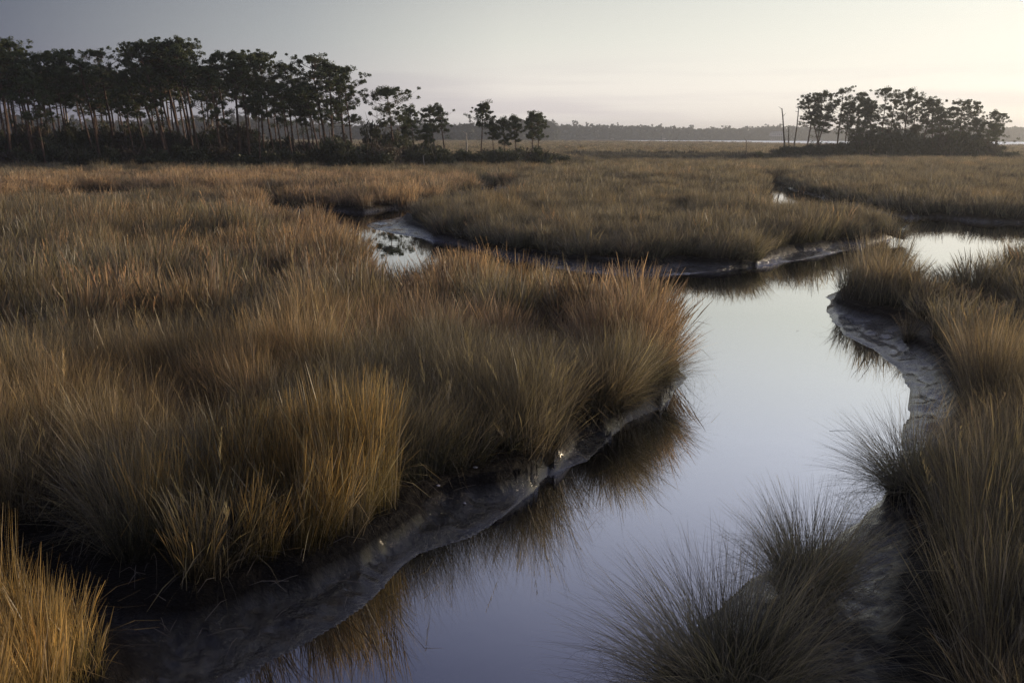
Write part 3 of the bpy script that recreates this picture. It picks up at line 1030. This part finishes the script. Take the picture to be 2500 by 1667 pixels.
SHORT = ['round topped pine', 'thin end pine', 'high shoulder pine', 'dark pine by the high shoulder', 'straight long crowned pine', 'flat topped pine',
         'slim leaning pine', 'tufted slender pine', 'short gap pine', 'umbrella crowned pine', 'leaning sparse pine', 'low crowned pine at the sky gap',
         'left tilted pine at the sky gap', 'wide crowned pine at the sky gap', 'small mid height pine', 'tall bare stemmed pine', 'forked pine', 'small rounded pine',
         'low boughed pine', 'massive crest pine', 'pine joined to the crest', 'straight bundle pine', 'leaning open pine', 'wide left leaning pine', 'great domed pine',
         'pine behind the great dome', 'strongly slanting pine', 'ragged crowned pine', 'short shaded pine', 'feathery open pine', 'dense left slope pine',
         'rounded left slope pine', 'third pine from the left edge', 'second pine from the left edge', 'low wide front pine', 'pointed pine near the left edge', 'pine cut by the left edge']
WOODX = [(p_[0], SHORT[k_]) for k_, p_ in enumerate(PINES)]


def beside(x, table):
    xx, nm = min(table, key=lambda e: abs(e[0] - x))
    return ('just left of the ' if x < xx - 4 else 'just right of the ' if x > xx + 4 else 'straight below the ') + nm


# the trees packed behind them, copies of a few grown ones
fill_meshes = []
for q in range(9):
    TV, TQ, CV, CF, CT = pine_meshes(14.0, [.36, .42, .3][q % 3], [2.0, 2.4, 1.8][q % 3], (-1.5 + 0.12 * q, 0), 2000 + q)
    fill_meshes.append((mesh_data('trunk', TV, TQ, M['bark'], smooth=True), mesh_data('crown', CV, CF, M['needles'], CT)))
ENV = np.array([(-150, 95), (0, 92), (75, 110), (130, 128), (200, 140), (260, 128), (320, 105), (445, 100), (500, 122), (600, 130), (700, 165), (860, 175), (960, 240)], float)
rnd = random.Random(5)
for q in range(60):
    x = -25 + (q / 59.0) ** 1.15 * 840 + rnd.uniform(-14, 14)
    if x > 560 and q % 2:
        continue
    ds = rnd.uniform(110, 150)
    yt = np.interp(x - 25, ENV[:, 0], ENV[:, 1]) + rnd.uniform(20, 90 if x < 560 else 120)
    H = height_at(x, yt, ds) - 0.3
    t = tree('pine_tree', x, ds, H, 0, 0, (0, 0), 0, 'shaded inner pine ' + beside(x, WOODX), 'pines packed inside the left wood', meshes=fill_meshes[q % 9])
    s = H / 14.0
    t.scale = (s * rnd.uniform(.85, 1.1), s * rnd.uniform(.85, 1.1), s)
    t.rotation_euler[2] = rnd.uniform(-0.3, 0.3)

MIDG = 'small scattered pines between the wood and the far marsh'
for q, (xb, xt, yt, ds, cr, wp, lb, dn) in enumerate([
    (1066, 1048, 262, 128, .42, 52, 'slightly leaning pine with bushy top, left of a leaning pair in the middle', .95),
    (1088, 1075, 257, 126, .42, 42, 'lean pine with split tufted crown, right one of the leaning pair in the middle', .75),
    (1173, 1180, 250, 124, .40, 62, 'lone umbrella pine standing clear against the sky in the middle', .95),
    (1206, 1200, 296, 126, .40, 28, 'spindly half bare pine right of the lone umbrella pine', .6),
    (1232, 1230, 290, 127, .55, 36, 'small bushy pine between the lone umbrella pine and the small round one', .85),
    (1262, 1254, 283, 128, .50, 34, 'slender small pine left of the small round crowned pine', .8),
    (1301, 1298, 275, 126, .50, 44, 'left stem of the twin round crowned pines right of centre', .95),
    (1312, 1318, 277, 128, .45, 36, 'right stem of the twin round crowned pines right of centre', .9),
    (994, 996, 288, 122, .85, 52, 'squat young pine among the brush left of centre', 1.0),
    (1042, 1040, 305, 120, .85, 40, 'yellowish young pine low in the brush left of centre', 1.0)]):
    pine(xb, xt, yt, ds, cr, wp, lb, MIDG, 3000 + q, dn)

ISLE = 'pines of the small island on the right'
ISL = [(2012, 1958, 232, 168, .50, 50, 'bare pine with wispy top at the left end of the island', .45),
       (1970, 1985, 232, 166, .50, 46, 'sparse pine second from the left of the island', .75),
       (1995, 1999, 222, 170, .50, 50, 'tall narrow pine near the left end of the island', .85),
       (1990, 2020, 255, 164, .50, 40, 'lower pine filling the left end of the island', .9),
       (2045, 2050, 214, 167, .50, 52, 'flat topped pine highest on the left half of the island', .95),
       (2062, 2070, 250, 164, .50, 42, 'shorter pine beside the flat topped island pine', .8),
       (2090, 2095, 224, 170, .68, 52, 'dense pine left of the middle of the island', .95),
       (2105, 2110, 240, 165, .70, 48, 'dark pine in the middle thicket of the island', 1.0),
       (2122, 2120, 252, 163, .72, 46, 'low dark pine in the middle thicket of the island', 1.0),
       (2153, 2150, 214, 168, .62, 60, 'umbrella pine on the middle crest of the island', .95),
       (2170, 2172, 226, 171, .65, 50, 'pine just right of the crest umbrella pine', .85),
       (2207, 2208, 214, 167, .62, 64, 'tallest open crowned pine right of the island crest', .85),
       (2225, 2228, 232, 170, .62, 50, 'pine behind the tallest open crowned one', .85),
       (2255, 2262, 238, 165, .55, 46, 'pine with clumped dark crown on the right shoulder of the island', .95),
       (2280, 2272, 250, 168, .60, 50, 'dense pine at the right shoulder of the island', .95),
       (2300, 2290, 268, 163, .70, 46, 'low bushy pine below the right shoulder of the island', .9),
       (2345, 2338, 246, 167, .60, 56, 'loose crowned pine standing off the right shoulder', .75),
       (2330, 2322, 262, 165, .70, 40, 'pine leaning into the loose crowned one', .75),
       (2375, 2378, 247, 168, .55, 48, 'flag shaped pine with one long bough to the right', .6),
       (2392, 2380, 290, 164, .80, 44, 'short bushy pine near the right end of the island', .8),
       (2425, 2422, 268, 166, .45, 26, 'thin wispy pine near the right end of the island', .5),
       (2430, 2442, 275, 167, .50, 34, 'curved feathery tree closing the island on the right', .45),
       (2420, 2410, 300, 162, .85, 48, 'low round tree in the brush at the right end of the island', .8)]
for q, (xb, xt, yt, ds, cr, wp, lb, dn) in enumerate(ISL):
    pine(xb, xt, yt, ds, cr, wp * 1.18, lb, ISLE, 4000 + q, min(1, dn * 1.12), lowlimbs=4)


# ------------------------------------------------------------------ snags and posts
def snag(xb, yb, xt, yt, dist, r0, mat, label, seed, fork=False, name='dead_tree', cat='dead tree'):
    H = height_at(xt, yt, dist) - 0.3
    lx = at(xt, dist)[0] - at(xb, dist)[0]
    r = np.random.default_rng(seed)
    u = np.linspace(0, 1, 7)
    P = np.stack([lx * u + r.normal(0, 0.03, 7) * H * .15, r.normal(0, 0.02, 7), H * u], 1)
    parts = [tube(P, r0 * (1 - 0.55 * u), 6)]
    px, py = at(xb, dist)
    t = empty(name, (px, py, 0.3), label, cat, 'dead trunks and posts of the marsh')
    V, Q = join(parts)
    mesh_obj('trunk', V, Q, mat, t, smooth=True)
    k = 3 if fork else 1
    for s in range(k):
        tt = r.uniform(0.55, 0.97) if s else 0.985
        b = np.array([np.interp(tt, u, P[:, c]) for c in range(3)])
        e = b + np.array([r.choice([-1, 1]) * r.uniform(.3, .7), r.uniform(-.3, .3), r.uniform(.1, .6)])
        V, Q = tube([b, e], [r0 * .3, r0 * .12], 4)
        mesh_obj('limb', V, Q, mat, t, smooth=True)
    return t


snag(1141, 383, 1138, 325, 112, .16, M['dead'], 'pale bleached dead trunk standing alone left of the lone umbrella pine', 1)
snag(808, 362, 805, 316, 103, .13, M['deadgrey'], 'grey dead trunk in front of the dark bush at the right end of the wood', 2)
snag(1922, 352, 1905, 265, 166, .20, M['deadgrey'], 'tall bare trunk leaning left at the left tip of the island', 3, True)
snag(1930, 352, 1924, 311, 165, .15, M['deadgrey'], 'short forked dead stem between two taller ones left of the island', 4, True)
snag(1939, 352, 1945, 264, 167, .17, M['deadgrey'], 'bare trunk leaning right just left of the island pines', 5, True)
snag(929, 385, 928, 358, 104, .10, M['dead'], 'thin pale stub in the brush under the left wood end', 6)
snag(1060, 392, 1062, 356, 105, .09, M['deadgrey'], 'thin grey stem in the brush left of centre', 7)
snag(1037, 393, 1032, 381, 104, .09, M['dead'], 'short slanting white stick at the grass edge left of centre', 8)
snag(976, 390, 978, 366, 104, .08, M['deadgrey'], 'crooked dead branch upright in the brush left of centre', 9, True)
snag(177, 335, 168, 275, 116, .18, M['dead'], 'pale broken trunk in the shade of the left wood', 10)
snag(218, 330, 207, 250, 116, .15, M['dead'], 'slanting pale trunk lit between the dark trunks of the left wood', 11)
snag(429, 345, 424, 315, 112, .15, M['dead'], 'short pale snag under the crest of the left wood', 12)
snag(37, 425, 38, 388, 96, .06, M['deadgrey'], 'thin grey sapling stem at the grass edge far left', 13, True)
snag(2168, 372, 2167, 362, 160, .22, M['dead'], 'pale stump in the brush of the island', 14)
snag(1825, 378, 1823, 344, 135, .12, M['deadgrey'], 'dark upright post standing alone in the marsh left of the island', 15, name='wooden_post', cat='post')

# ------------------------------------------------------------------ brush
shrub_protos = []
for q in range(10):
    r = np.random.default_rng(6000 + q)
    nb = 24
    C = np.stack([r.normal(0, 1.05, nb), r.normal(0, 1.0, nb), r.uniform(0.25, 2.3, nb)], 1)
    C[:, :2] *= (1.15 - 0.28 * C[:, 2:])
    Rd = r.uniform(0.35, 0.75, nb)
    mt = M['shrub'] if q < 7 else M['shrubbrown']
    V, Fq, T = puffs(C, Rd, 60 if q < 7 else 34, 0.17, r, 0.8)
    st = []
    for s in range(9):
        a = r.random() * 6.28
        L_ = r.uniform(1.6, 3.1)
        e = np.array([math.cos(a) * L_ * .4, math.sin(a) * L_ * .4, L_])
        st.append(tube([np.array([0, 0, -0.2]), e * [.4, .4, .5], e], [.045, .03, .01], 3))
    SV, SQ = join(st)
    shrub_protos.append((mesh_data('foliage', V, Fq, mt, T), mesh_data('stems', SV, SQ, M['twig'])))


def shrub(x, dist, s, h, q, label, group):
    px, py = at(x, dist)
    t = empty('shrub', (px, py, 0.3), label, 'shrub', group)
    t.scale = (s, s, h)
    t.rotation_euler[2] = rnd.uniform(0, 6.28)
    for nm, me in zip(('foliage', 'stems'), shrub_protos[q]):
        o = bpy.data.objects.new(nm, me)
        col.objects.link(o)
        o.parent = t


SH = {'w': ('dark shrub ', 'bare brown shrub ', 'shrubs under the left wood'),
      'm': ('dark thicket shrub ', 'brown thicket shrub ', 'shrubs of the middle thicket'),
      'i': ('hazy green island shrub ', 'brown island shrub ', 'shrubs at the foot of the island')}
MIDX = [(965, 'round topped pine ending the wood'), (994, 'squat young pine'), (1042, 'yellowish young pine'), (1066, 'slightly leaning bushy pine'), (1088, 'lean split crowned pine'),
        (1141, 'pale dead trunk'), (1173, 'lone umbrella pine'), (1206, 'spindly half bare pine'), (1232, 'small bushy pine'), (1262, 'slender small pine'),
        (1305, 'twin round crowned pines'), (1365, 'gap after the twin pines')]
ISLX = [(1880, 'low tip left of the leaning bare trunk'), (1922, 'tall leaning bare trunk'), (1941, 'bare trunk leaning right'), (1970, 'sparse second island pine'),
        (1998, 'tall narrow island pine'), (2045, 'flat topped island pine'), (2066, 'short island pine'), (2090, 'dense island pine'), (2112, 'dark middle island pines'),
        (2153, 'umbrella pine of the island crest'), (2178, 'pine beside the island crest'), (2207, 'tallest open island pine'), (2228, 'pine behind the tallest open one'),
        (2255, 'clumped shoulder pine'), (2280, 'dense shoulder pine'), (2300, 'low bushy shoulder pine'), (2345, 'loose crowned island pine'), (2376, 'flag shaped island pine'),
        (2395, 'short bushy end pine'), (2428, 'curved feathery end tree'), (2465, 'far right tip of the island')]
for q in range(110):                                    # left wood, two rows
    x = -45 + 1005 * q / 109 + rnd.uniform(-12, 12)
    k = rnd.choice(range(10))
    top = 345 if x < 600 else 350
    ds = rnd.uniform(99, 122)
    shrub(x, ds, rnd.uniform(1.0, 1.4), rnd.uniform(.8, 1.3) * ((1.75 if x < 620 else 1.35) if ds > 108 else .95), k, ('front ' if ds < 110 else 'back row ') + SH['w'][k > 6] + beside(x, WOODX), SH['w'][2])
for q in range(34):                                     # middle thicket
    x = 900 + 480 * q / 33 + rnd.uniform(-8, 8)
    k = rnd.choice(range(10))
    hh = np.interp(x, [900, 1000, 1060, 1100, 1150, 1300, 1345, 1390], [1.4, 1.1, 1.3, 1.0, .85, 1.15, .8, .45])
    shrub(x, rnd.uniform(103, 124), rnd.uniform(.8, 1.15), hh * rnd.uniform(.8, 1.1), k, SH['m'][k > 6] + beside(x, MIDX), SH['m'][2])
for q in range(60):                                     # island
    x = 1880 + 625 * q / 59 + rnd.uniform(-8, 8)
    k = rnd.choice([0, 1, 2, 3, 4, 5, 6, 8])
    hh = np.interp(x, [1880, 1930, 2050, 2120, 2200, 2300, 2400, 2440, 2470], [.4, 1.0, 1.15, 2.0, 2.2, 2.0, 1.9, 1.5, .5])
    shrub(x, rnd.uniform(158, 172), rnd.uniform(1.0, 1.5), hh * rnd.uniform(.7, 1.15), k, SH['i'][k > 6] + beside(x, ISLX), SH['i'][2])
shrub(835, 99.5, 1.2, 1.5, 1, 'tall black green cedar like bush before the right end of the left wood', 'shrubs under the left wood')
shrub(815, 100, 1.05, 1.5, 2, 'dark narrow bush beside the cedar like bush', 'shrubs under the left wood')
shrub(925, 112, 1.3, 2.3, 3, 'tall rounded evergreen below the round topped pine', 'shrubs under the left wood')
shrub(970, 113, 1.25, 1.9, 4, 'dark evergreen right under the round topped pine', 'shrubs under the left wood')
shrub(1838, 134, .9, .7, 7, 'small grey bush in the marsh just right of the lone post', 'shrubs at the foot of the island')
shrub(1858, 135, .9, .8, 0, 'small grey green bush between the lone post and the island', 'shrubs at the foot of the island')

# ------------------------------------------------------------------ far wood across the marsh


def wood_line(name, pts, rows, step, hmin, hmax, seed, per=22):
    """an irregular belt of trees, far off: rounded and pointed crowns over a dark stem zone"""
    r = np.random.default_rng(seed)
    pts = np.array(pts, float)
    seg = np.linalg.norm(np.diff(pts, axis=0), axis=1)
    cum = np.concatenate([[0], seg.cumsum()])
    C, Rd, parts = [], [], []
    for row in range(rows):
        s = 0.0
        while s < cum[-1]:
            x = np.interp(s, cum, pts[:, 0]) + r.normal(0, step * .4)
            y = np.interp(s, cum, pts[:, 1]) + row * 9 + r.normal(0, 2.5)
            H = r.uniform(hmin, hmax) * (0.6 if row == 0 else 1.0) * (0.72 + .56 * vnoise(x, y, 90.0))
            if r.random() < 0.06:
                H *= 1.22
            w_ = r.uniform(2.8, 4.8)
            for q in range(15):
                t = r.uniform(0.0, 1) ** 0.8
                C.append([x + r.normal(0, w_ * .55) * (1.2 - .7 * t), y + r.normal(0, 1.2), 0.4 + H * t - 1.0])
                Rd.append(r.uniform(1.1, 2.1) * (1.1 - .3 * t))
            parts.append(tube([[x, y, 0], [x + r.normal(0, .3), y, H * .9]], [.22, .08], 3))
            s += step * r.uniform(.7, 1.3)
    C, Rd = np.array(C), np.array(Rd)
    V, Fq, T = puffs(C, Rd, per // 2, 1.35, r, 0.85)
    TV, TQ = join(parts)
    TQ3 = np.concatenate([TQ[:, [0, 1, 2]], TQ[:, [0, 2, 3]]])
    VV = np.concatenate([V, TV])
    FF = np.concatenate([Fq, TQ3 + len(V)])
    TT = np.concatenate([T, np.full((len(TV), 3), .5)])
    fm = np.concatenate([np.zeros(len(Fq), int), np.ones(len(TQ3), int)])
    o = mesh_obj(name, VV, FF, None, tint=TT, mats=[M['farwood'], M['twig']], fm=fm)
    tag(o, kind='stuff')
    return o


wood_line('distant_forest', [at(-400, 640), at(200, 660), at(900, 680), at(1180, 720), at(1340, 860), at(1360, 1040)], 6, 3.4, 12.5, 16, 1)
wood_line('distant_forest', [at(1330, 1050), at(1600, 1075), at(1780, 1085), at(1900, 1085), at(2100, 1080), at(2300, 1070), at(2520, 1040), at(2900, 990)], 6, 3.6, 12.5, 15.5, 2)


# ------------------------------------------------------------------ the far house and shore specks
def box(cx, cy, cz, sx, sy, sz):
    V = [(cx + a * sx / 2, cy + b * sy / 2, cz + c * sz / 2) for a in (-1, 1) for b in (-1, 1) for c in (-1, 1)]
    return V, [(0, 1, 3, 2), (4, 6, 7, 5), (0, 4, 5, 1), (2, 3, 7, 6), (0, 2, 6, 4), (1, 5, 7, 3)]


M['paint'] = plain('pale_blue_grey_siding', (0.42, 0.42, 0.46), (0.52, 0.52, 0.56), 1.0)
M['roof'] = plain('grey_shingles', (0.16, 0.16, 0.17), (0.24, 0.24, 0.25), 1.0)
M['glass'] = plain('dark_window_glass', (0.02, 0.02, 0.03), (0.04, 0.04, 0.05), 1.0, 0.1)
M['sand'] = plain('dry_shore_grass', (0.16, 0.11, 0.07), (0.24, 0.17, 0.11), 0.2)
hx, hy = at(1897, 1062)
house = empty('house', (hx, hy, 0.5), 'long pale two storey house on the far shore seen left of the leaning bare trunk', 'house')


house.scale = (1.17, 1.1, 1.17)


def part(name, V, F, m, p=house):
    return mesh_obj(name, V, F, m, p)


part('wall', *box(0, 0, 5.6, 13.2, 8, 2.8), M['paint'])
part('deck', *box(0, -5.1, 4.05, 13.8, 3, 0.25), M['paint'])
for k in range(7):
    part('pillar', *box(-6.3 + 2.1 * k, -5.0, 1.95, 0.28, 0.28, 3.9), M['paint'])
part('lower_wall', *box(0, 1.0, 2.0, 12.4, 6, 3.9), M['roof'])
for k in range(6):
    f = part('window', *box(-5.3 + 2.1 * k, -4.03, 5.8, 1.0, 0.1, 1.3), M['paint'])
    mesh_obj('pane', *box(-5.3 + 2.1 * k, -4.10, 5.8, 0.8, 0.06, 1.1), M['glass'], f)
part('roof', [(-7, -4.8, 7.0), (7, -4.8, 7.0), (7, 4.8, 7.0), (-7, 4.8, 7.0), (-5.2, 0, 8.5), (5.2, 0, 8.5)],
     [(0, 1, 5, 4), (2, 3, 4, 5), (1, 2, 5), (3, 0, 4), (3, 2, 1, 0)], M['roof'])

# tidal bar in front of the far wood
for k, (x, s) in enumerate(((1495, 1.6), (1621, 1.5))):
    px, py = at(x, 1058)
    o = mesh_obj('shore_hut', *box(0, 0, 1.2, 3.4 * s / 1.5, 2.5, 1.7), M['dead'])
    o.location = (px, py, 0.4)
    tag(o, ['tiny pale hut on the far shore where the water strip begins', 'tiny pale hut on the far shore beside the thin mast'][k], 'hut', 'pale huts on the far shore')
px, py = at(1618, 1052)
mast = empty('channel_marker', (px, py, -0.3), 'thin pole standing at the far shore beside a tiny pale hut', 'pole')
V, Q = tube([[0, 0, 0], [0, 0, 7.5]], [.16, .12], 5)
mesh_obj('pole', V, Q, M['dead'], mast)
mesh_obj('top_light', *box(0, 0, 7.7, .6, .6, .6), M['dead'], mast)

# ------------------------------------------------------------------ haze
hm, t = new_mat('haze_air')
pv = N(t, 'ShaderNodeVolumePrincipled')
pv.inputs['Color'].default_value = (0.86, 0.90, 0.95, 1)
pv.inputs['Density'].default_value = 0.00042
pv.inputs['Anisotropy'].default_value = 0.55
o_ = N(t, 'ShaderNodeOutputMaterial')
t.links.new(pv.outputs[0], o_.inputs['Volume'])
hz = mesh_obj('haze', *box(0, 0, 14.0, 5000, 5000, 32.0), hm)
tag(hz, kind='stuff')

# ------------------------------------------------------------------ small litter
for k, (X, Y, L_, a, lb) in enumerate(((1830, 762, .16, 1.1, 'bent thin stem floating in the middle of the bright water'),
                                       (1905, 990, .35, .1, 'long straw floating on the water left of the right bank tussock'))):
    p = ground(X, Y, 0.0, D)
    V, Q = tube([[0, 0, .003], [L_ * .5, .02, .008], [L_, -.03, .003]], [.0022, .0022, .001], 4)
    o = mesh_obj('floating_stem', V, Q, M['deadgrey'])
    o.location, o.rotation_euler = (p[0], p[1], 0.0), (0, 0, a)
    tag(o, lb, 'stem', 'stems floating on the creek')
for k, (X, Y, a, lb) in enumerate(((1092, 1092, .3, 'small white shell on the dark mud, upper one of three'),
                                   (1008, 1126, 1.2, 'small white shell on the dark mud nearest the amber grass'),
                                   (1067, 1135, 2.2, 'small pale shell on the mud slope nearest the water'))):
    p = ground(X, Y, 0.25, D)
    z = float(elevation(np.array([p[0]]), np.array([p[1]]))[0])
    V = [(0, 0, .012), (.035, 0, 0), (.022, .022, 0), (0, .028, 0), (-.022, .02, 0), (-.03, 0, 0), (-.018, -.016, 0), (.018, -.016, 0)]
    o = mesh_obj('shell', V, [(0, q, q % 7 + 1) for q in range(1, 8)], M['paint'])
    o.location, o.rotation_euler = (p[0], p[1], z + 0.006), (0.2, 0.1, a)
    tag(o, lb, 'shell', 'shells on the mud')
r = np.random.default_rng(55)
straws = []
for k in range(60):                                    # broken straws fallen onto the mud of the left bank
    X, Y = [(r.uniform(290, 560), r.uniform(1330, 1500)), (r.uniform(560, 960), r.uniform(1230, 1400)), (r.uniform(960, 1250), r.uniform(1085, 1200))][k % 3]
    p = ground(X, Y, 0.2, D)
    z = float(elevation(np.array([p[0]]), np.array([p[1]]))[0])
    if z < 0.03:
        continue
    a, l_ = r.random() * 6.28, r.uniform(.12, .5)
    c_ = np.array([p[0], p[1], z + .02])
    dv = np.array([math.cos(a), math.sin(a), 0]) * l_
    straws.append(tube([c_ - dv * .5, c_ + [0, 0, r.uniform(.01, .08)], c_ + dv * .5], [.003, .003, .0015], 3))
V, Q = join(straws)
tag(mesh_obj('dead_straw', V, Q, M['deadgrey']), kind='stuff')

# things that would share a label are told apart by their order across the view
same = {}
for o in col.objects:
    if o.parent is None and o.get('label'):
        same.setdefault(o['label'], []).append(o)
for lb, os_ in same.items():
    if len(os_) < 2:
        continue
    os_.sort(key=lambda q: q.location.x / max(q.location.y, 1))
    n_ = len(os_)
    words = {2: ['left one', 'right one'], 3: ['leftmost', 'middle one', 'rightmost'], 4: ['leftmost', 'second', 'third', 'rightmost'], 5: ['leftmost', 'second', 'middle', 'fourth', 'rightmost']}.get(n_)
    if words:
        for q, o in enumerate(os_):
            w_ = words[q].split()
            if len(lb.split()) + len(w_) <= 16:
                o['label'] = lb + ', ' + ' '.join(w_)
            else:
                o['label'] = lb.replace('just ', '').replace(' shrub', ' shrub', 1) + ', ' + w_[0]
